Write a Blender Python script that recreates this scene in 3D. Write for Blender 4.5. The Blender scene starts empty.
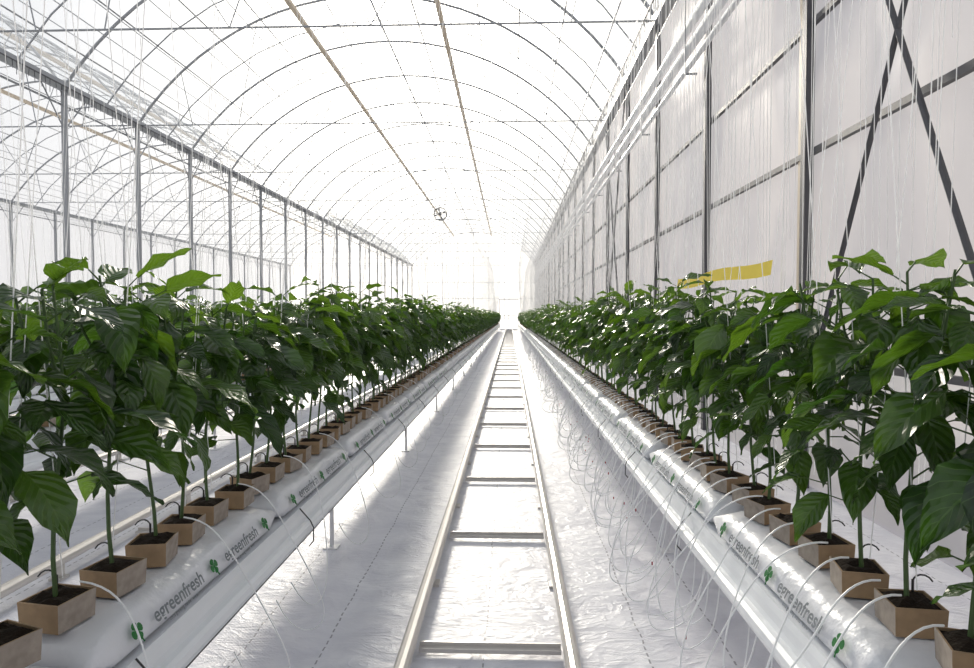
import bpy, math, random
from mathutils import Vector, Matrix
random.seed(23)
R=random.random
def U(a,b): return a+(b-a)*R()
sc=bpy.context.scene
COL=sc.collection
try:
    sc.view_settings.view_transform='Standard'
    sc.view_settings.look='None'
    sc.view_settings.exposure=.33
except Exception: pass

# ------------------------------------------------------------ constants
H=1.2
XL,XR=-8.0,2.05
EAVE=5.28; RIDGE=7.95
S=2.3; Y0=-2.3; NF=24
YEND=Y0+S*NF     # 52.9
BAY=XR-XL
XLL=XL-BAY
ROWL,ROWR=-0.92,0.80
BH=.058          # growing block height
BT=.63           # block top

# ------------------------------------------------------------ materials
def mat(name):
    m=bpy.data.materials.new(name); m.use_nodes=True
    nt=m.node_tree; nt.nodes.clear()
    o=nt.nodes.new('ShaderNodeOutputMaterial')
    return m,nt,o
def simple(name,col,rough=.5,metal=0,var=.12,scale=20,bump=0.0,spec=.5,trans=0.0,bd=.01):
    m,nt,o=mat(name)
    p=nt.nodes.new('ShaderNodeBsdfPrincipled')
    p.inputs['Roughness'].default_value=rough; p.inputs['Metallic'].default_value=metal
    p.inputs['Specular IOR Level'].default_value=spec
    tc=nt.nodes.new('ShaderNodeTexCoord')
    n=nt.nodes.new('ShaderNodeTexNoise'); n.inputs['Scale'].default_value=scale; n.inputs['Detail'].default_value=4
    nt.links.new(tc.outputs['Object'],n.inputs['Vector'])
    mx=nt.nodes.new('ShaderNodeMix'); mx.data_type='RGBA'
    mx.inputs[6].default_value=(*[c*(1-var) for c in col],1)
    mx.inputs[7].default_value=(*[min(1,c*(1+var)) for c in col],1)
    nt.links.new(n.outputs['Fac'],mx.inputs[0])
    nt.links.new(mx.outputs[2],p.inputs['Base Color'])
    if bump:
        b=nt.nodes.new('ShaderNodeBump'); b.inputs['Strength'].default_value=bump; b.inputs['Distance'].default_value=bd
        nt.links.new(n.outputs['Fac'],b.inputs['Height']); nt.links.new(b.outputs['Normal'],p.inputs['Normal'])
    if trans:
        t=nt.nodes.new('ShaderNodeBsdfTranslucent'); nt.links.new(mx.outputs[2],t.inputs[0])
        ms=nt.nodes.new('ShaderNodeMixShader'); ms.inputs[0].default_value=trans
        nt.links.new(p.outputs[0],ms.inputs[1]); nt.links.new(t.outputs[0],ms.inputs[2]); nt.links.new(ms.outputs[0],o.inputs[0])
    else: nt.links.new(p.outputs[0],o.inputs[0])
    return m
def math_n(nt,op,a,b=None):
    n=nt.nodes.new('ShaderNodeMath'); n.operation=op
    for i,v in enumerate((a,b)):
        if v is None: continue
        if isinstance(v,(int,float)): n.inputs[i].default_value=v
        else: nt.links.new(v,n.inputs[i])
    return n.outputs[0]

M_steel=simple('galvanised_steel',(.34,.35,.37),.45,.35)
M_pale=simple('pale_hazed_steel',(.72,.72,.74),.5,.1)  # plain pale legs on the stands; on the far gable its paleness imitates haze
M_dark=simple('dark_steel',(.09,.09,.10),.5,.3)
M_white=simple('white_enamel',(.82,.84,.87),.3,0,.04)
M_rail=simple('rail_steel',(.60,.57,.54),.38,.4,.12,9)
M_bagA=simple('bag_plastic',(.78,.79,.83),.32,0,.06,11,.7,.5,0,.02)
M_soil=simple('soil',(.022,.015,.010),.95,0,.5,120,.8,.2)
M_board=simple('block_wrap',(.33,.225,.13),.8,0,.4,30)
M_boardw=simple('block_wrap_pale',(.34,.29,.245),.75,0,.45,45)
M_black=simple('black_plastic',(.012,.012,.014),.4,0,.1)
M_tube=simple('white_tube',(.88,.89,.90),.35,0,.03)
M_red=simple('red_connector',(.35,.05,.06),.4)
M_string=simple('twine',(.95,.95,.95),.8,0,.03,20,0,.3,.5)
M_stem=simple('stem_green',(.055,.105,.028),.5,0,.3,60)
M_ink=simple('grey_ink',(.20,.22,.24),.6)
M_green=simple('logo_green',(.015,.17,.035),.5)
M_yellow=simple('yellow_card',(.82,.66,.10),.8,0,.05,20,0,.1,.4)
M_cream=simple('cream_paint',(.66,.55,.42),.5,0,.08)

def leaf_mat():
    m,nt,o=mat('pepper_leaf'); L=nt.links
    uv=nt.nodes.new('ShaderNodeUVMap')
    sp=nt.nodes.new('ShaderNodeSeparateXYZ'); L.new(uv.outputs[0],sp.inputs[0])
    s=math_n(nt,'ABSOLUTE',math_n(nt,'SUBTRACT',sp.outputs[0],.5))
    ph=math_n(nt,'FRACT',math_n(nt,'MULTIPLY',math_n(nt,'SUBTRACT',sp.outputs[1],math_n(nt,'MULTIPLY',s,.6)),7.0))
    tri=math_n(nt,'ABSOLUTE',math_n(nt,'SUBTRACT',ph,.5))
    vein=math_n(nt,'GREATER_THAN',tri,.46)
    mid=math_n(nt,'LESS_THAN',s,.022)
    vv=math_n(nt,'MAXIMUM',vein,mid)
    at=nt.nodes.new('ShaderNodeAttribute'); at.attribute_name='age'
    c=nt.nodes.new('ShaderNodeMix'); c.data_type='RGBA'
    c.inputs[6].default_value=(.009,.028,.007,1); c.inputs[7].default_value=(.06,.14,.018,1)
    L.new(at.outputs['Fac'],c.inputs[0])
    c2=nt.nodes.new('ShaderNodeMix'); c2.data_type='RGBA'; c2.inputs[7].default_value=(.10,.17,.05,1)
    L.new(c.outputs[2],c2.inputs[6]); L.new(math_n(nt,'MULTIPLY',vv,.5),c2.inputs[0])
    b=nt.nodes.new('ShaderNodeBump'); b.inputs['Strength'].default_value=.75; b.inputs['Distance'].default_value=.008
    hgt=math_n(nt,'SUBTRACT',math_n(nt,'MULTIPLY',tri,-1.0),math_n(nt,'MULTIPLY',mid,.4))
    L.new(hgt,b.inputs['Height'])
    p=nt.nodes.new('ShaderNodeBsdfPrincipled'); p.inputs['Roughness'].default_value=.30
    p.inputs['Specular IOR Level'].default_value=.6
    L.new(c2.outputs[2],p.inputs['Base Color']); L.new(b.outputs[0],p.inputs['Normal'])
    t=nt.nodes.new('ShaderNodeBsdfTranslucent')
    c3=nt.nodes.new('ShaderNodeMix'); c3.data_type='RGBA'
    c3.inputs[6].default_value=(.05,.15,.008,1); c3.inputs[7].default_value=(.30,.52,.03,1)
    L.new(at.outputs['Fac'],c3.inputs[0]); L.new(c3.outputs[2],t.inputs[0])
    mx=nt.nodes.new('ShaderNodeMixShader'); mx.inputs[0].default_value=.27
    L.new(p.outputs[0],mx.inputs[1]); L.new(t.outputs[0],mx.inputs[2]); L.new(mx.outputs[0],o.inputs[0])
    return m
M_leaf=leaf_mat()

def film_mat(name,transp,tcol,dcol,streak=False):
    m,nt,o=mat(name); L=nt.links
    tr=nt.nodes.new('ShaderNodeBsdfTransparent'); tr.inputs[0].default_value=(.98,.99,1,1)
    tl=nt.nodes.new('ShaderNodeBsdfTranslucent'); df=nt.nodes.new('ShaderNodeBsdfDiffuse')
    gl=nt.nodes.new('ShaderNodeBsdfGlossy'); gl.inputs['Roughness'].default_value=.3
    tl.inputs[0].default_value=(*tcol,1); df.inputs[0].default_value=(*dcol,1)
    m1=nt.nodes.new('ShaderNodeMixShader'); m1.inputs[0].default_value=.35
    L.new(tl.outputs[0],m1.inputs[1]); L.new(df.outputs[0],m1.inputs[2])
    mg=nt.nodes.new('ShaderNodeMixShader'); mg.inputs[0].default_value=.06
    L.new(m1.outputs[0],mg.inputs[1]); L.new(gl.outputs[0],mg.inputs[2])
    m2=nt.nodes.new('ShaderNodeMixShader')
    L.new(mg.outputs[0],m2.inputs[1]); L.new(tr.outputs[0],m2.inputs[2]); m2.inputs[0].default_value=transp
    if streak:
        tc=nt.nodes.new('ShaderNodeTexCoord'); mp=nt.nodes.new('ShaderNodeMapping'); mp.inputs['Scale'].default_value=(1,1.0,.45)
        n=nt.nodes.new('ShaderNodeTexNoise'); n.inputs['Scale'].default_value=1.1; n.inputs['Detail'].default_value=2.5; n.inputs['Distortion'].default_value=.8
        L.new(tc.outputs['Object'],mp.inputs[0]); L.new(mp.outputs[0],n.inputs[0])
        r=nt.nodes.new('ShaderNodeValToRGB'); r.color_ramp.elements[0].position=.34; r.color_ramp.elements[1].position=.64
        r.color_ramp.elements[0].color=(*[c*f for c,f in zip(tcol,(.52,.54,.61))],1); r.color_ramp.elements[1].color=(*tcol,1)
        L.new(n.outputs[0],r.inputs[0]); L.new(r.outputs[0],tl.inputs[0])
        b=nt.nodes.new('ShaderNodeBump'); b.inputs['Distance'].default_value=.06; b.inputs['Strength'].default_value=.6
        L.new(n.outputs[0],b.inputs['Height'])
        for q in (gl,df): L.new(b.outputs[0],q.inputs['Normal'])
    L.new(m2.outputs[0],o.inputs[0]); return m
M_roof=film_mat('roof_film',.78,(.95,.96,.97),(.88,.9,.92))
M_wall=film_mat('wall_film',.26,(.98,.87,.81),(.72,.68,.67),True)
M_wallL=film_mat('pale_wall_film',.6,(.97,.97,.98),(.9,.9,.92))
M_wallB=film_mat('end_wall_film',.35,(.98,.97,.95),(.9,.9,.9))

def cloth_mat():
    m,nt,o=mat('ground_cloth'); L=nt.links
    tc=nt.nodes.new('ShaderNodeTexCoord')
    p=nt.nodes.new('ShaderNodeBsdfPrincipled'); p.inputs['Roughness'].default_value=.44; p.inputs['Specular IOR Level'].default_value=.45
    n=nt.nodes.new('ShaderNodeTexNoise'); n.inputs['Scale'].default_value=4; n.inputs['Detail'].default_value=6; n.inputs['Distortion'].default_value=1.2
    L.new(tc.outputs['Object'],n.inputs['Vector'])
    w=nt.nodes.new('ShaderNodeTexChecker'); w.inputs['Scale'].default_value=140
    L.new(tc.outputs['Object'],w.inputs['Vector'])
    n2=nt.nodes.new('ShaderNodeTexNoise'); n2.inputs['Scale'].default_value=8; n2.inputs['Detail'].default_value=5; n2.inputs['Distortion'].default_value=1.5
    mp=nt.nodes.new('ShaderNodeMapping'); mp.inputs['Scale'].default_value=(.7,1.5,1); L.new(tc.outputs['Object'],mp.inputs[0])
    L.new(mp.outputs[0],n2.inputs['Vector'])
    rd=math_n(nt,'POWER',math_n(nt,'ABSOLUTE',math_n(nt,'SUBTRACT',n2.outputs[0],.5)),.6)
    sp=nt.nodes.new('ShaderNodeSeparateXYZ'); L.new(tc.outputs['Object'],sp.inputs[0])
    wob=math_n(nt,'MULTIPLY',n.outputs[0],.03)
    xx=math_n(nt,'ADD',math_n(nt,'ADD',sp.outputs[0],wob),50.10)
    fx=math_n(nt,'FRACT',math_n(nt,'DIVIDE',xx,.29))
    line=math_n(nt,'LESS_THAN',math_n(nt,'ABSOLUTE',math_n(nt,'SUBTRACT',fx,.5)),.011)
    fy=math_n(nt,'FRACT',math_n(nt,'MULTIPLY',sp.outputs[1],22))
    dash=math_n(nt,'LESS_THAN',fy,.6)
    ln=math_n(nt,'MULTIPLY',math_n(nt,'MULTIPLY',line,dash),.7)
    r=nt.nodes.new('ShaderNodeValToRGB')
    r.color_ramp.elements[0].position=.3; r.color_ramp.elements[0].color=(.60,.60,.66,1)
    r.color_ramp.elements[1].position=.7; r.color_ramp.elements[1].color=(.77,.77,.81,1)
    L.new(n.outputs[0],r.inputs[0])
    mx=nt.nodes.new('ShaderNodeMix'); mx.data_type='RGBA'; mx.inputs[7].default_value=(.12,.12,.14,1)
    L.new(r.outputs[0],mx.inputs[6]); L.new(ln,mx.inputs[0]); L.new(mx.outputs[2],p.inputs['Base Color'])
    hh=math_n(nt,'ADD',math_n(nt,'MULTIPLY',n.outputs[0],1.1),math_n(nt,'ADD',math_n(nt,'MULTIPLY',rd,-.5),math_n(nt,'MULTIPLY',w.outputs['Fac'],.03)))
    b=nt.nodes.new('ShaderNodeBump'); b.inputs['Strength'].default_value=.6; b.inputs['Distance'].default_value=.022
    L.new(hh,b.inputs['Height']); L.new(b.outputs[0],p.inputs['Normal'])
    L.new(p.outputs[0],o.inputs[0]); return m
M_cloth=cloth_mat()

# ------------------------------------------------------------ mesh builder
class MB:
    def __init__(s): s.v=[];s.f=[];s.m=[];s.uv={};s.age=[];s.mats=[]
    def mi(s,m):
        if m not in s.mats: s.mats.append(m)
        return s.mats.index(m)
    def tube(s,a,b,r,m,n=4,r2=None,cap=False,rot=0):
        a=Vector(a);b=Vector(b);d=(b-a)
        if d.length<1e-6: return
        d.normalize(); up=Vector((0,0,1)) if abs(d.z)<.95 else Vector((0,1,0))
        x=d.cross(up).normalized(); y=x.cross(d)
        r2=r if r2 is None else r2; i0=len(s.v)
        for p,rr in ((a,r),(b,r2)):
            for k in range(n):
                t=2*math.pi*k/n+(math.pi/4 if n==4 else 0)+rot
                s.v.append(p+x*math.cos(t)*rr+y*math.sin(t)*rr); s.age.append(.3)
        k_=s.mi(m)
        for k in range(n):
            s.f.append((i0+k,i0+(k+1)%n,i0+n+(k+1)%n,i0+n+k)); s.m.append(k_)
        if cap:
            s.f.append(tuple(range(i0+n-1,i0-1,-1))); s.m.append(k_)
            s.f.append(tuple(range(i0+n,i0+2*n))); s.m.append(k_)
    def path(s,pts,r,m,n=5):
        for a,b in zip(pts[:-1],pts[1:]): s.tube(a,b,r,m,n)
    def poly(s,pts,m):
        i0=len(s.v)
        for p in pts: s.v.append(Vector(p)); s.age.append(.3)
        s.f.append(tuple(range(i0,i0+len(pts)))); s.m.append(s.mi(m))
    def box(s,c,sz,m):
        i0=len(s.v); cx,cy,cz=c; x,y,z=[q/2 for q in sz]
        for dx in(-x,x):
            for dy in(-y,y):
                for dz in(-z,z): s.v.append(Vector((cx+dx,cy+dy,cz+dz))); s.age.append(.3)
        for f in((0,1,3,2),(4,6,7,5),(0,4,5,1),(2,3,7,6),(0,2,6,4),(1,5,7,3)):
            s.f.append(tuple(i0+k for k in f)); s.m.append(s.mi(m))
    def extrude(s,prof,y0,y1,m,x0=0):
        i0=len(s.v);n=len(prof)
        for y in(y0,y1):
            for px,pz in prof: s.v.append(Vector((x0+px,y,pz))); s.age.append(.3)
        for k in range(n): s.f.append((i0+k,i0+(k+1)%n,i0+n+(k+1)%n,i0+n+k)); s.m.append(s.mi(m))
        s.f.append(tuple(range(i0,i0+n))); s.m.append(s.mi(m)); s.f.append(tuple(range(i0+2*n-1,i0+n-1,-1))); s.m.append(s.mi(m))
    def mesh(s,name,smooth=False):
        me=bpy.data.meshes.new(name); me.from_pydata([tuple(v) for v in s.v],[],s.f)
        for m in s.mats: me.materials.append(m)
        me.polygons.foreach_set('material_index',s.m)
        if smooth: me.polygons.foreach_set('use_smooth',[True]*len(s.f))
        if s.uv:
            l=me.uv_layers.new(name='UVMap')
            for lp in me.loops:
                u=s.uv.get(lp.vertex_index)
                if u: l.data[lp.index].uv=u
        a=me.attributes.new('age','FLOAT','POINT'); a.data.foreach_set('value',s.age)
        me.update(); return me
    def obj(s,name,smooth=False,loc=None,parent=None):
        me=s.mesh(name,smooth)
        if loc is not None:
            me.transform(Matrix.Translation(-Vector(loc)))
        o=bpy.data.objects.new(name,me); COL.objects.link(o)
        if loc is not None: o.location=loc
        if parent: o.parent=parent
        return o

# ------------------------------------------------------------ plants
PROF=[(0,.03),(.07,.34),(.17,.74),(.30,.98),(.43,1.0),(.57,.84),(.71,.56),(.84,.28),(.94,.09),(1,.0)]
SS=(-1,-.5,0,.5,1)
def leaf(mb,base,az,ln,wd,p0,droop,roll,fold,pet,petp,age):
    d=Vector((math.cos(petp)*math.cos(az),math.cos(petp)*math.sin(az),math.sin(petp)))
    e=base+d*pet
    mb.tube(base,e,.0022,M_stem,4,.0016)
    p=e.copy(); i0=len(mb.v); last=0; lm=mb.mi(M_leaf); tw=U(-.5,.5); ph=U(0,6)
    for j,(t,w) in enumerate(PROF):
        pit=p0-droop*t; a=az+tw*t
        fw=Vector((math.cos(pit)*math.cos(a),math.cos(pit)*math.sin(a),math.sin(pit)))
        p=p+fw*(t-last)*ln; last=t
        sd=Vector((-math.sin(a),math.cos(a),0)); up=fw.cross(sd)
        rr=roll*(1+.4*t)
        s2=sd*math.cos(rr)+up*math.sin(rr); u2=fw.cross(s2)
        for q in SS:
            z=abs(q)*w*wd*math.sin(fold)+ (.006*math.sin(t*14+ph+q*2)*abs(q) )*(ln/.15)
            mb.v.append(p+s2*q*w*wd*math.cos(fold)+u2*z)
            mb.age.append(age); mb.uv[len(mb.v)-1]=(q*.5+.5,t)
    n=len(SS)
    for j in range(len(PROF)-1):
        for k in range(n-1):
            a=i0+j*n+k; mb.f.append((a,a+1,a+n+1,a+n)); mb.m.append(lm)
def plant(mb,x,y,z0,h,side,big=1.0,nl=24,tmin=.26):
    pts=[];wx,wy=U(-.025,.025),U(-.025,.025); ph=U(0,6)
    for i in range(9):
        t=i/8; pts.append(Vector((x+wx*t+.008*math.sin(t*7+ph),y+wy*t+.008*math.cos(t*6+ph),z0+h*t*.93)))
    for i in range(8): mb.tube(pts[i],pts[i+1],.0052*(1-.5*i/8),M_stem,5,.0052*(1-.5*(i+1)/8))
    forks=[]
    for sgn in(-1,1):
        a=pts[5]; az=U(0,6.28); b=a+Vector((.06*math.cos(az),.06*math.sin(az),h*.18)); c=b+Vector((.02*math.cos(az),.02*math.sin(az),h*U(.11,.17)))
        mb.tube(a,b,.0035,M_stem,4); mb.tube(b,c,.003,M_stem,4); forks.append((a,b,c))
    g=U(0,6.28)
    for i in range(nl):
        t=tmin+(1-tmin)*(i/(nl-1))**.72
        if i%3==2 and t>.6:
            fk=forks[i%2]; q=(t-.6)/.4; base=fk[0].lerp(fk[1],q*2) if q<.5 else fk[1].lerp(fk[2],q*2-1)
        else:
            q=min(t*8,7.999); k=int(q); base=pts[k].lerp(pts[k+1],q-k)
        g+=2.4+U(-.4,.4)
        top=max(0,(t-.88)/.12)
        ln=(U(.115,.19) if t<.88 else U(.07,.135))*big
        if t<.45: ln*=U(.55,.9)
        wd=ln*U(.22,.28)
        p0=U(-.7,.15)+top*.8; dr=U(.35,1.05)-top*.1
        leaf(mb,base,g,ln,wd,p0,dr,U(-.5,.5),U(.10,.45),U(.035,.08)*(1-.5*top),U(.0,.7)+top*.25,min(1,max(0,U(.0,.6)**1.2+top*.4)))
def block(mb,x,y,zt,w=.096,hh=BH,rot=0):
    w2=w/2; c,s=math.cos(rot),math.sin(rot)
    def P(a,b,z): return (x+a*c-b*s,y+a*s+b*c,z)
    zb=zt-hh
    cs=[(-w2,-w2),(w2,-w2),(w2,w2),(-w2,w2)]
    w3=w2*.93; ci=[(-w3,-w3),(w3,-w3),(w3,w3),(-w3,w3)]; wb=.95
    for k in range(4):
        a,b=cs[k],cs[(k+1)%4]; ia,ib=ci[k],ci[(k+1)%4]
        mm=M_board if k in(0,2) else M_boardw
        mb.poly([P(a[0]*wb,a[1]*wb,zb),P(b[0]*wb,b[1]*wb,zb),P(*b,zt),P(*a,zt)],mm)
        mb.poly([P(*a,zt),P(*b,zt),P(*ib,zt),P(*ia,zt)],M_board)
        mb.poly([P(*ia,zt),P(*ib,zt),P(*ib,zt-.006),P(*ia,zt-.006)],M_board)
    n=5
    i0=len(mb.v); k_=mb.mi(M_soil)
    for i in range(n+1):
        for j in range(n+1):
            a=-w3+2*w3*i/n;b=-w3+2*w3*j/n; e=0 if i in(0,n) or j in(0,n) else U(.004,.016)
            mb.v.append(Vector(P(a,b,zt-.006+e))); mb.age.append(.3)
    for i in range(n):
        for j in range(n):
            a=i0+i*(n+1)+j; mb.f.append((a,a+n+1,a+n+2,a+1)); mb.m.append(k_)
def dripper(mb,x,y,zt,side):
    a=Vector((x-side*.02,y+.025,zt-.01))
    mb.tube(a,a+Vector((0,0,.04)),.0028,M_black,5)
    p=[a+Vector((0,0,.035))]
    for k in range(1,7):
        t=k/6*math.pi*.8; p.append(a+Vector((-side*.022*(1-math.cos(t)),.0,.035+.022*math.sin(t)-.012*k/6)))
    mb.path(p,.0019,M_black,5)

for side,rx in((1,ROWL),(-1,ROWR)):
    y=.45
    while y<3.0:
        mb=MB(); z0=BT-.005
        px=rx+U(-.012,.012)
        hh=(U(.60,.74) if side>0 else U(.63,.75))
        plant(mb,px,y,z0,hh,side,1.08,(27 if side>0 else 31),(.29 if side>0 else .22))
        po=mb.obj('pepper_plant',True,(px,y,z0))
        b=MB(); rot=U(-.35,.35); block(b,px,y,BT,.096,BH,rot); dripper(b,px,y,BT,side)
        bo=b.obj('growing_block',False,(px,y,z0)); bo.parent=po; bo.location=(0,0,0)
        y+=(.165 if side>0 else .172)+U(-.006,.006)
    if side>0: YSL=y
    else: YSR=y
SEG=[]
for v in range(4):
    mb=MB(); 
    for k in range(12):
        yy=(k+.5)*2.0/12+U(-.012,.012)
        plant(mb,U(-.015,.015),yy,0,U(.63,.80),1,1.08,29,.22)
    SEG.append(mb.mesh('pepper_row_segment',True))
BSEG=[]
for v in range(2):
    b=MB()
    for k in range(12): 
        block(b,U(-.01,.01),(k+.5)*2/12,.005,.096,BH,U(-.25,.25)); dripper(b,0,(k+.5)*2/12,.005,1)
    BSEG.append(b.mesh('growing_blocks'))
def prow(x,y0,y1):
    e=bpy.data.objects.new('pepper_plant_row',None); COL.objects.link(e); e.location=(x,y0,BT-.005)
    y=0
    while y0+y<y1:
        for nm,ms in(('plants',random.choice(SEG)),('growing_blocks',random.choice(BSEG))):
            o=bpy.data.objects.new(nm,ms); COL.objects.link(o); o.parent=e; o.location=(0,y,0)
            if nm=='plants' and R()<.5: o.scale=(-1,1,U(.96,1.04))
        y+=2.0
prow(ROWL,YSL-.08,50); prow(ROWR,YSR-.08,50)
OTHER=[-2.64,-4.36,-6.08,-9.5,-11.2,-12.9,-14.6]
for x in OTHER: prow(x,.7,48)

# ------------------------------------------------------------ grow bags, gutters
DZ=.018
def bags_mesh():
    mb=MB(); y=.2
    rs=random.Random(3)
    while y<51:
        L=.985; na,nr=14,20; i0=len(mb.v); k_=mb.mi(M_bagA)
        for i in range(na+1):
            t=i/na; e=min(1,(min(t,1-t)*12)); e=math.sin(e*math.pi/2)
            hs=.25+.75*e
            for k in range(nr):
                a=2*math.pi*k/nr; c,s_=math.cos(a),math.sin(a)
                X=.118*math.copysign(abs(c)**.55,c); Z=.046*math.copysign(abs(s_)**.55,s_)*hs
                X*=(1-.16*Z/.046)
                j=rs.uniform(-.003,.003); jx=j*.5
                mb.v.append(Vector((X+jx,y+t*L,.5035+DZ+Z+(j if Z>0 else 0)))); mb.age.append(.3)
        for i in range(na):
            for k in range(nr):
                mb.f.append((i0+i*nr+k,i0+i*nr+(k+1)%nr,i0+(i+1)*nr+(k+1)%nr,i0+(i+1)*nr+k)); mb.m.append(k_)
        mb.f.append(tuple(i0+k for k in range(nr-1,-1,-1))); mb.m.append(k_)
        mb.f.append(tuple(i0+na*nr+k for k in range(nr))); mb.m.append(k_)
        y+=1.0
    return mb.mesh('grow_bag_row',True)
BM=bags_mesh()
half=[(0,.4745),(.128,.4745),(.134,.484),(.142,.486),(.150,.470),(.154,.450),(.160,.440),(.174,.438),(.184,.430),(.188,.415),(.183,.400),(.170,.391),(.155,.390),(.142,.396),(.10,.38),(.07,.365),(0,.365)]
prof=[(a,z) for a,z in half]+[(-a,z) for a,z in half[-2:0:-1]]
g=MB(); g.extrude(prof,.1,51.3,M_white); 
GM=g.mesh('gutter')
sm=MB(); y=.9
while y<51:
    sm.tube((0,y,.37),(0,y,.0),.011,M_pale,6)
    sm.box((0,y,.004),(.07,.07,.008),M_pale)
    sm.box((0,y,.36),(.28,.03,.012),M_pale)
    y+=2.4
SM=sm.mesh('stands')
hk=MB(); y=1.3
while y<51:
    for sx in(-1,1):
        hk.path([(sx*.146,y,.49),(sx*.186,y,.445),(sx*.197,y,.42),(sx*.197,y,.37),(sx*.18,y,.35)],.0024,M_black,5)
    y+=1.05
HM=hk.mesh('hooks')
bagrows={}
for x in [ROWL,ROWR]+OTHER:
    o=bpy.data.objects.new('growing_gutter',GM); COL.objects.link(o); o.location=(x,0,0)
    for nm,ms in(('stands',SM),('hooks',HM)):
        c=bpy.data.objects.new(nm,ms); COL.objects.link(c); c.parent=o
    bo=bpy.data.objects.new('grow_bag_row',BM); COL.objects.link(bo); bo.location=(x,0,0); bagrows[x]=bo
def clover(mb):
    for a in(.3,1.87,3.44,5.01):
        ca,sa=math.cos(a),math.sin(a); pts=[]
        for t,w in((0,0),(.3,.5),(.6,.9),(.85,.75),(1,.3),(1,-.3),(.85,-.75),(.6,-.9),(.3,-.5)):
            l=t*.0205; ww=w*.0115; pts.append((l*ca-ww*sa,l*sa+ww*ca,0))
        mb.poly(pts,M_green)
    mb.tube((0,0,0),(.008,-.028,0),.0015,M_green,4)
cm=MB(); clover(cm); CM=cm.mesh('clover_logo')
fc=bpy.data.curves.new('bag_text','FONT'); fc.body='egreenfresh'; fc.size=.048; fc.align_x='CENTER'; fc.align_y='CENTER'; fc.materials.append(M_ink); fc.offset=.0008
fc2=bpy.data.curves.new('bag_small_text','FONT'); fc2.body='coco growing media   www'; fc2.size=.012; fc2.align_x='CENTER'; fc2.materials.append(M_ink)
for x,sd in((ROWL,1),(ROWR,-1)):
    par=bagrows[x]
    yb=.2
    while yb<8:
        for k,(dy,what) in enumerate(((.14,'c'),(.32,'t'),(.50,'c'),(.68,'t'),(.86,'c'))):
            for d,z,nm in ((fc,.509,'printed_text'),(fc2,.480,'printed_small_text')) if what=='t' else ((CM,.510,'clover_logo'),):
                o=bpy.data.objects.new(nm,d); COL.objects.link(o); o.parent=par
                o.location=(sd*(.1278+ (.507-z)*.4),yb+dy,z+DZ); o.rotation_euler=(math.radians(66),0,math.radians(90*sd))
        yb+=1.0

# ------------------------------------------------------------ irrigation tubing
def curve_obj(name,spl,r,m):
    c=bpy.data.curves.new(name,'CURVE'); c.dimensions='3D'; c.bevel_depth=r; c.bevel_resolution=1; c.resolution_u=5
    for pts in spl:
        s=c.splines.new('NURBS'); s.points.add(len(pts)-1)
        for q,p in zip(s.points,pts): q.co=(*p,1)
        s.use_endpoint_u=True; s.order_u=4
    c.materials.append(m)
    o=bpy.data.objects.new(name,c); COL.objects.link(o); return o
sp=[];y=.75
red=MB()
while y<28:
    X=ROWR; a=U(.03,.26)*(.7 if R()<.6 else 1.1); dy=U(-.18,.25); low=U(.012,.2)
    sp.append([(X-.03,y,.65),(X-.07,y,.655),(X-.14,y+dy*.2,.61),(X-.20,y+dy*.4,.50),(X-.22-a*.6,y+dy*.6,.34),(X-.2-a,y+dy,low+.08),(X-.2-a*.7,y+dy*1.3,low),(X-.18,y+dy*1.4,low+.04),(X-.14,y+dy*1.2,.20),(X-.13,y+dy,.34)])
    if R()<.3:
        q=(X-.18,y+dy*1.4,U(.05,.25)); red.tube(q,(q[0],q[1],q[2]+.013),.0035,M_red,6,cap=True)
    y+=U(.07,.15)
t=curve_obj('irrigation_tubing',sp,.0023,M_tube)
ro=red.obj('connectors'); ro.parent=t
sp=[];y=.9
while y<22:
    X=ROWL; a=U(.02,.10); dy=U(-.1,.15)
    sp.append([(X+.03,y,.65),(X+.09,y,.645),(X+.15,y,.58),(X+.2,y+dy*.4,.44),(X+.2+a,y+dy*.6,.25),(X+.2+a,y+dy,.12),(X+.16,y+dy*1.3,.08),(X+.10,y+dy*1.4,.2)])
    y+=U(.35,.9)
curve_obj('irrigation_tubing',sp,.0021,M_tube)
f=MB()
for x in(ROWR-.05,ROWL+.05):
    f.tube((x,.3,.27),(x,50,.27),.014,M_black,8)
    y=.75
    while y<50:
        f.box((x,y,.315),(.012,.02,.085),M_steel); y+=1.5
f.obj('irrigation_hose')

# ------------------------------------------------------------ rails
def railm():
    mb=MB()
    for x in(-.273,.273):
        mb.tube((x,.15,.085),(x,52,.085),.0255,M_rail,12,cap=True)
        y=.5
        while y<52:
            mb.box((x,y,.03),(.02,.05,.06),M_rail); mb.box((x,y,.006),(.06,.06,.012),M_rail); y+=1.18
    y=1.08
    while y<52:
        mb.box((0,y,.022),(.50,.032,.014),M_rail); 
        mb.box((0,y+.012,.030),(.50,.006,.024),M_rail)
        y+=1.18
    return mb.mesh('pipe_rail_track')
RM=railm()
for x in(-.07,-1.78,-3.50,-5.22):
    o=bpy.data.objects.new('pipe_rail_track',RM); COL.objects.link(o); o.location=(x,0,0)

# ------------------------------------------------------------ shell
fl=MB()
x0,x1=XLL,XR+.1
fl.poly([(x0,-3,0),(x1,-3,0),(x1,YEND,0),(x0,YEND,0)],M_cloth)
fl.obj('floor')
og=MB(); M_out=simple('outdoor_ground',(.6,.6,.58),.9,0,.1,.5)
og.poly([(-90,-30,-.05),(60,-30,-.05),(60,140,-.05),(-90,140,-.05)],M_out); og.obj('ground')

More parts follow.
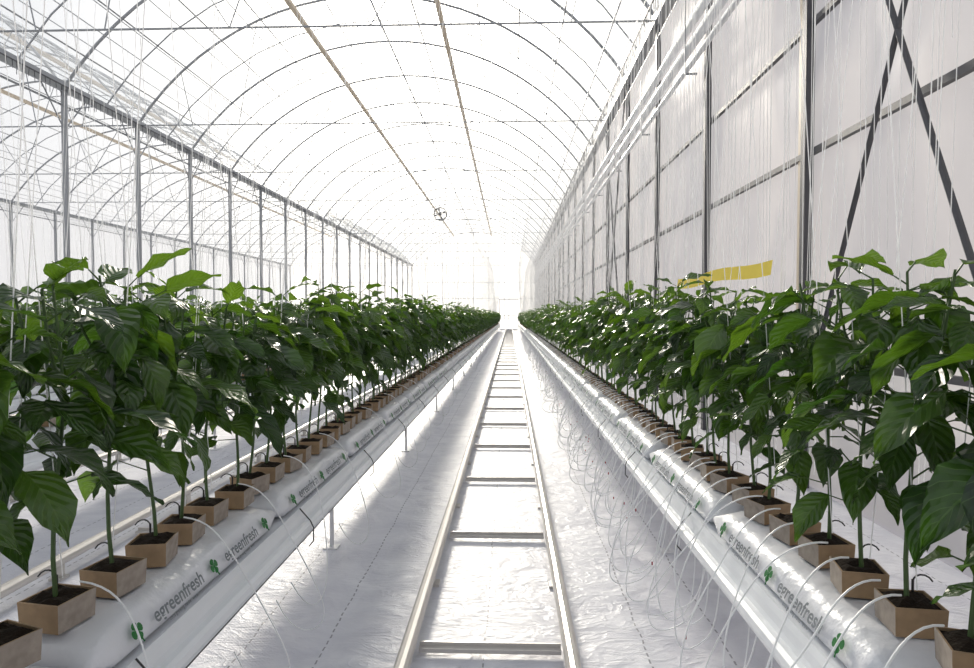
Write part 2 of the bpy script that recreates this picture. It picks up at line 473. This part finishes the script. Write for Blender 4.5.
def arcpts(xl,xr,n=24,z0=EAVE,z1=RIDGE):
    hs=(xr-xl)/2; rise=z1-z0; Rr=(hs*hs+rise*rise)/(2*rise); cx=(xl+xr)/2; cz=z1-Rr
    a=math.asin(hs/Rr); return [(cx+Rr*math.sin(-a+2*a*i/n),cz+Rr*math.cos(-a+2*a*i/n)) for i in range(n+1)]
def arch_at(u,xl,xr):
    P=arcpts(xl,xr,200); k=int(u*200); return P[k]
for nm,(xl,xr) in(('ceiling',(XL,XR)),('ceiling',(XLL,XL))):
    c=MB(); P=arcpts(xl,xr,32)
    for y in(Y0,YEND):
        for px,pz in P: c.v.append(Vector((px,y,pz+.035))); c.age.append(.3)
    n=len(P)
    for k in range(n-1): c.f.append((k,k+1,n+k+1,n+k)); c.m.append(c.mi(M_roof))
    c.obj(nm,True)
fr=MB()
for (xl,xr) in((XL,XR),(XLL,XL)):
    P=arcpts(xl,xr,24)
    for i in range(NF+1):
        y=Y0+S*i
        fr.path([(a,y,z) for a,z in P],.026,M_steel,6)
        if i<NF: fr.path([(a,y+S/2,z) for a,z in P[::2]],.014,M_steel,4)
        if i%2==1:
            fr.tube((xl,y,EAVE),(xr,y,EAVE),.015,M_steel,6)
            for (u0,u1) in((.12,.12),(.30,.22),(.30,.40),(.5,.40),(.5,.60),(.70,.60),(.70,.78),(.88,.88)):
                q=P[int(round(u0*24))]; fr.tube((xl+(xr-xl)*u1,y,EAVE),(q[0],y,q[1]),.010,M_steel,4)
    for u in(.06,.14,.22,.30,.42,.58,.70,.78,.86,.94):
        q=arch_at(u,xl,xr); fr.tube((q[0],Y0,q[1]-.03),(q[0],YEND,q[1]-.03),.015,M_steel,5)
    for u in(.365,.625):
        q=arch_at(u,xl,xr); fr.box((q[0],(Y0+YEND)/2,q[1]-.09),(.10,YEND-Y0,.08),M_cream)
    q=arch_at(.5,xl,xr); fr.tube((q[0],Y0,q[1]-.03),(q[0],YEND,q[1]-.03),.026,M_steel,6)
for x in(XL,XLL):
    fr.box((x,(Y0+YEND)/2,EAVE+.02),(.22,YEND-Y0,.10),M_steel)
    fr.tube((x,Y0,EAVE-.32),(x,YEND,EAVE-.32),.02,M_steel,5)
fr.box((XR,(Y0+YEND)/2,EAVE),(.16,YEND-Y0,.14),M_steel)
for x in(XL,XLL):
    for i in range(NF+1):
        y=Y0+S*i; fr.box((x,y,EAVE/2),(.07,.08,EAVE),M_steel)
        for sy in(-1,1): fr.tube((x,y,EAVE-.75),(x,y+sy*.6,EAVE-.05),.012,M_steel,4)
for x in(XL+1.6,XL+3.3,XL+5.0,XL+6.7,XR-1.65):
    fr.tube((x,Y0,EAVE+.03),(x,YEND,EAVE+.03),.006,M_steel,4)
GF=fr.obj('greenhouse_frame')

w=MB(); w.poly([(XR+.06,Y0,0),(XR+.06,YEND,0),(XR+.06,YEND,EAVE),(XR+.06,Y0,EAVE)],M_wall); w.obj('wall_right')
w=MB(); w.poly([(XLL-.06,Y0,0),(XLL-.06,YEND,0),(XLL-.06,YEND,EAVE),(XLL-.06,Y0,EAVE)],M_wallL); w.obj('wall_left')
w=MB()
for xl,xr in((XL,XR),(XLL,XL)):
    P=arcpts(xl,xr,24); w.poly([(xl,YEND,0)]+[(a,YEND,z) for a,z in P]+[(xr,YEND,0)],M_wallB)
w.obj('wall_back')
e=MB()
for xl,xr in((XL,XR),(XLL,XL)):
    for k in range(1,8):
        x=xl+(xr-xl)*k/8; z=arch_at(k/8,xl,xr)[1]; e.tube((x,YEND-.06,0),(x,YEND-.06,z),.03,M_pale,4)
    for z in(1.0,2.6,3.9,EAVE): e.tube((xl,YEND-.08,z),(xr,YEND-.08,z),.03,M_pale,4)
e.obj('trim_back')  # gable members coloured light so distance haze is painted in
d=MB(); dx=-.1
for x in(-.75,.75): d.box((dx+x,YEND-.14,1.25),(.06,.06,2.5),M_pale)
d.box((dx,YEND-.14,2.5),(1.6,.06,.07),M_pale); d.box((dx,YEND-.14,.06),(1.4,.05,.12),M_pale); d.box((dx,YEND-.14,1.2),(1.4,.05,.05),M_pale); d.box((dx,YEND-.14,1.25),(.05,.05,2.4),M_pale)
d.obj('door_1')  # door frame kept light too, washed-out far end put into its colour

rw=MB()
for i in range(NF+1):
    y=Y0+S*i
    rw.box((XR,y,EAVE/2),(.06,.07,EAVE),M_dark)
    rw.box((XR+.03,y+.13,EAVE/2),(.04,.07,EAVE),M_cream)
for z in(.9,2.32,3.20): rw.box((XR+.02,(Y0+YEND)/2,z),(.035,YEND-Y0,.04),M_dark)
rw.box((XR+.02,(Y0+YEND)/2,4.6),(.035,YEND-Y0,.04),M_steel)
for a in(2.3,11.5,25.3):
    for z0_,z1_ in((.15,5.1),(5.1,.35)):
        rw.tube((XR-.05,a,z0_),(XR-.05,a+S,z1_),.017,M_dark,6)
o=rw.obj('side_frame'); o.parent=GF
wp=MB()
for x,z,r in((XR-.16,4.02,.05),(XR-.14,4.28,.045),(XR-.18,3.80,.028)):
    wp.tube((x,Y0+.1,z),(x,YEND-.3,z),r,M_white,12)
for i in range(1,NF):
    y=Y0+S*i+.08; wp.box((XR-.15,y,3.74),(.12,.02,.02),M_steel); wp.tube((XR-.215,y,3.74),(XR-.215,y,4.5),.008,M_steel,4)
o=wp.obj('heating_pipes')

# ------------------------------------------------------------ strings & wires
def wires(xs,z): 
    m=MB()
    for x in xs: m.tube((x,Y0,z),(x,YEND-.1,z),.005,M_steel,4)
    return m
st=wires((ROWR-.28,ROWR+.30,ROWL-.28,ROWL+.28),4.35)
k=0;y=.62
while y<46:
    for x in(ROWL,ROWR):
        top=x+(.28 if k%2 else -.28)+(.01 if x>0 else 0)
        st.tube((x,y,.66),(top,y+U(-.04,.04),4.35),.0014 if y<6 else .0022,M_string,3)
        if k%2: st.tube((x,y+.05,.9),(x+(.28 if (k//2)%2 else -.28),y+U(-.1,.14),4.35),.0011 if y<6 else .0018,M_string,3)
    k+=1; y+=.168
st.obj('support_strings')
st=wires((1.42,1.75),4.5)
y=.8
while y<46:
    for x in(1.42,1.75):
        z=U(.6,2.2) if R()<.5 else .5
        st.tube((x+U(-.08,.08),y+U(-.1,.1),z),(x,y,4.5),.0021,M_string,3)
    y+=U(.07,.18)
st.obj('hanging_twine')
for x0_ in(-2.64,-4.36,-6.08,-9.5,-11.2,-12.9,-14.6):
    st=wires((x0_-.2,x0_+.2),4.35); y=1
    while y<46:
        st.tube((x0_,y,.7),(x0_+(.2 if R()<.5 else -.2),y+U(-.1,.1),4.35),.0025,M_string,3); y+=.3
    st.obj('support_strings')
fg=MB()
for x,z in((XL+.12,EAVE-.02),(XR-.25,EAVE-.1)):
    y=1.5
    fg.tube((x,Y0,z),(x,YEND-.1,z),.012,M_dark,4)
    while y<50:
        l=U(.12,.30); fg.tube((x,y,z),(x+U(-.02,.02),y+U(-.02,.02),z-l),.006,M_dark,3)
        y+=U(.05,.16)
o=fg.obj('string_hooks'); o.parent=GF

# yellow sticky trap
ys=MB(); yx=1.28
n=10
for i in range(n):
    a=3.25+1.8*i/n; b=3.25+1.8*(i+1)/n
    f_=lambda q: 1.405+.010*math.sin(q*5)
    ys.poly([(yx,a,f_(a)),(yx,b,f_(b)),(yx+.01,b,f_(b)+.075),(yx+.01,a,f_(a)+.075)],M_yellow)
for q in(3.3,4.15,5.0): ys.tube((yx+.01,q,1.46),(yx+.01,q,4.5),.0015,M_string,3)
ys.tube((yx+.01,3.2,4.5),(yx+.01,5.3,4.5),.004,M_steel,4)
ys.obj('yellow_sticky_trap')

# fan
fa=MB(); fx,fy,fz_=-2.85,26.5,5.35
for r,yy in((.26,0),(.26,.22)):
    pts=[(fx+r*math.cos(2*math.pi*k/20),fy+yy,fz_+r*math.sin(2*math.pi*k/20)) for k in range(21)]; fa.path(pts,.014,M_dark,5)
for k in range(20):
    a=2*math.pi*k/20;b=2*math.pi*(k+1)/20
    fa.poly([(fx+.25*math.cos(a),fy,fz_+.25*math.sin(a)),(fx+.25*math.cos(b),fy,fz_+.25*math.sin(b)),(fx+.25*math.cos(b),fy+.22,fz_+.25*math.sin(b)),(fx+.25*math.cos(a),fy+.22,fz_+.25*math.sin(a))],M_dark)
for k in range(4):
    a=k*math.pi/2+.3; ca,sa=math.cos(a),math.sin(a)
    fa.poly([(fx,fy+.05,fz_),(fx+.23*ca-.05*sa,fy+.05,fz_+.23*sa+.05*ca),(fx+.23*ca+.05*sa,fy+.15,fz_+.23*sa-.05*ca)],M_dark)
fa.tube((fx,fy-.02,fz_),(fx,fy+.2,fz_),.06,M_dark,8,cap=True)
fa.tube((fx-.2,fy+.1,fz_+.16),(fx-.2,fy+.1,RIDGE-.02),.01,M_steel,4); fa.tube((fx+.2,fy+.1,fz_+.16),(fx+.2,fy+.1,RIDGE-.02),.01,M_steel,4)
fa.obj('ventilation_fan')

# ------------------------------------------------------------ light
sd=Vector((-90,650,250)).normalized()
W=bpy.data.worlds.new('sky'); sc.world=W; W.use_nodes=True; nt=W.node_tree; nt.nodes.clear(); L=nt.links
out=nt.nodes.new('ShaderNodeOutputWorld'); bg=nt.nodes.new('ShaderNodeBackground')
tc=nt.nodes.new('ShaderNodeTexCoord'); nm=nt.nodes.new('ShaderNodeVectorMath'); nm.operation='NORMALIZE'; L.new(tc.outputs['Generated'],nm.inputs[0])
dt=nt.nodes.new('ShaderNodeVectorMath'); dt.operation='DOT_PRODUCT'; L.new(nm.outputs[0],dt.inputs[0]); dt.inputs[1].default_value=sd
dv=math_n(nt,'MAXIMUM',dt.outputs['Value'],0.0)
g1=math_n(nt,'MULTIPLY',math_n(nt,'POWER',dv,55.0),9.0)
g2=math_n(nt,'MULTIPLY',math_n(nt,'POWER',dv,7.0),.40)
gs=math_n(nt,'ADD',g1,g2)
sx=nt.nodes.new('ShaderNodeSeparateXYZ'); L.new(nm.outputs[0],sx.inputs[0])
mr=nt.nodes.new('ShaderNodeMapRange'); mr.inputs[1].default_value=-.15; mr.inputs[2].default_value=.6
L.new(sx.outputs[2],mr.inputs[0])
bc=nt.nodes.new('ShaderNodeMix'); bc.data_type='RGBA'; bc.inputs[6].default_value=(.72,.69,.69,1); bc.inputs[7].default_value=(.60,.64,.70,1); L.new(mr.outputs[0],bc.inputs[0])
gw=nt.nodes.new('ShaderNodeVectorMath'); gw.operation='SCALE'; gw.inputs[0].default_value=(1,.93,.80); L.new(gs,gw.inputs['Scale'])
ad=nt.nodes.new('ShaderNodeVectorMath'); ad.operation='ADD'; L.new(bc.outputs[2],ad.inputs[0]); L.new(gw.outputs[0],ad.inputs[1])
L.new(ad.outputs[0],bg.inputs[0]); bg.inputs[1].default_value=.88; L.new(bg.outputs[0],out.inputs[0])
sl=bpy.data.lights.new('sun','SUN'); sl.energy=4.6; sl.angle=math.radians(8); sl.color=(1,.92,.79)
so=bpy.data.objects.new('sun',sl); COL.objects.link(so); so.rotation_euler=sd.to_track_quat('Z','Y').to_euler(); so.location=(-5,40,20)

# ------------------------------------------------------------ camera
cd=bpy.data.cameras.new('camera'); cd.sensor_width=36; cd.lens=650/974*36; cd.clip_start=.02; cd.clip_end=400
co=bpy.data.objects.new('camera',cd); COL.objects.link(co); co.location=(0,0,H)
co.rotation_euler=(math.radians(90-1.62),0,math.radians(2.03)); sc.camera=co
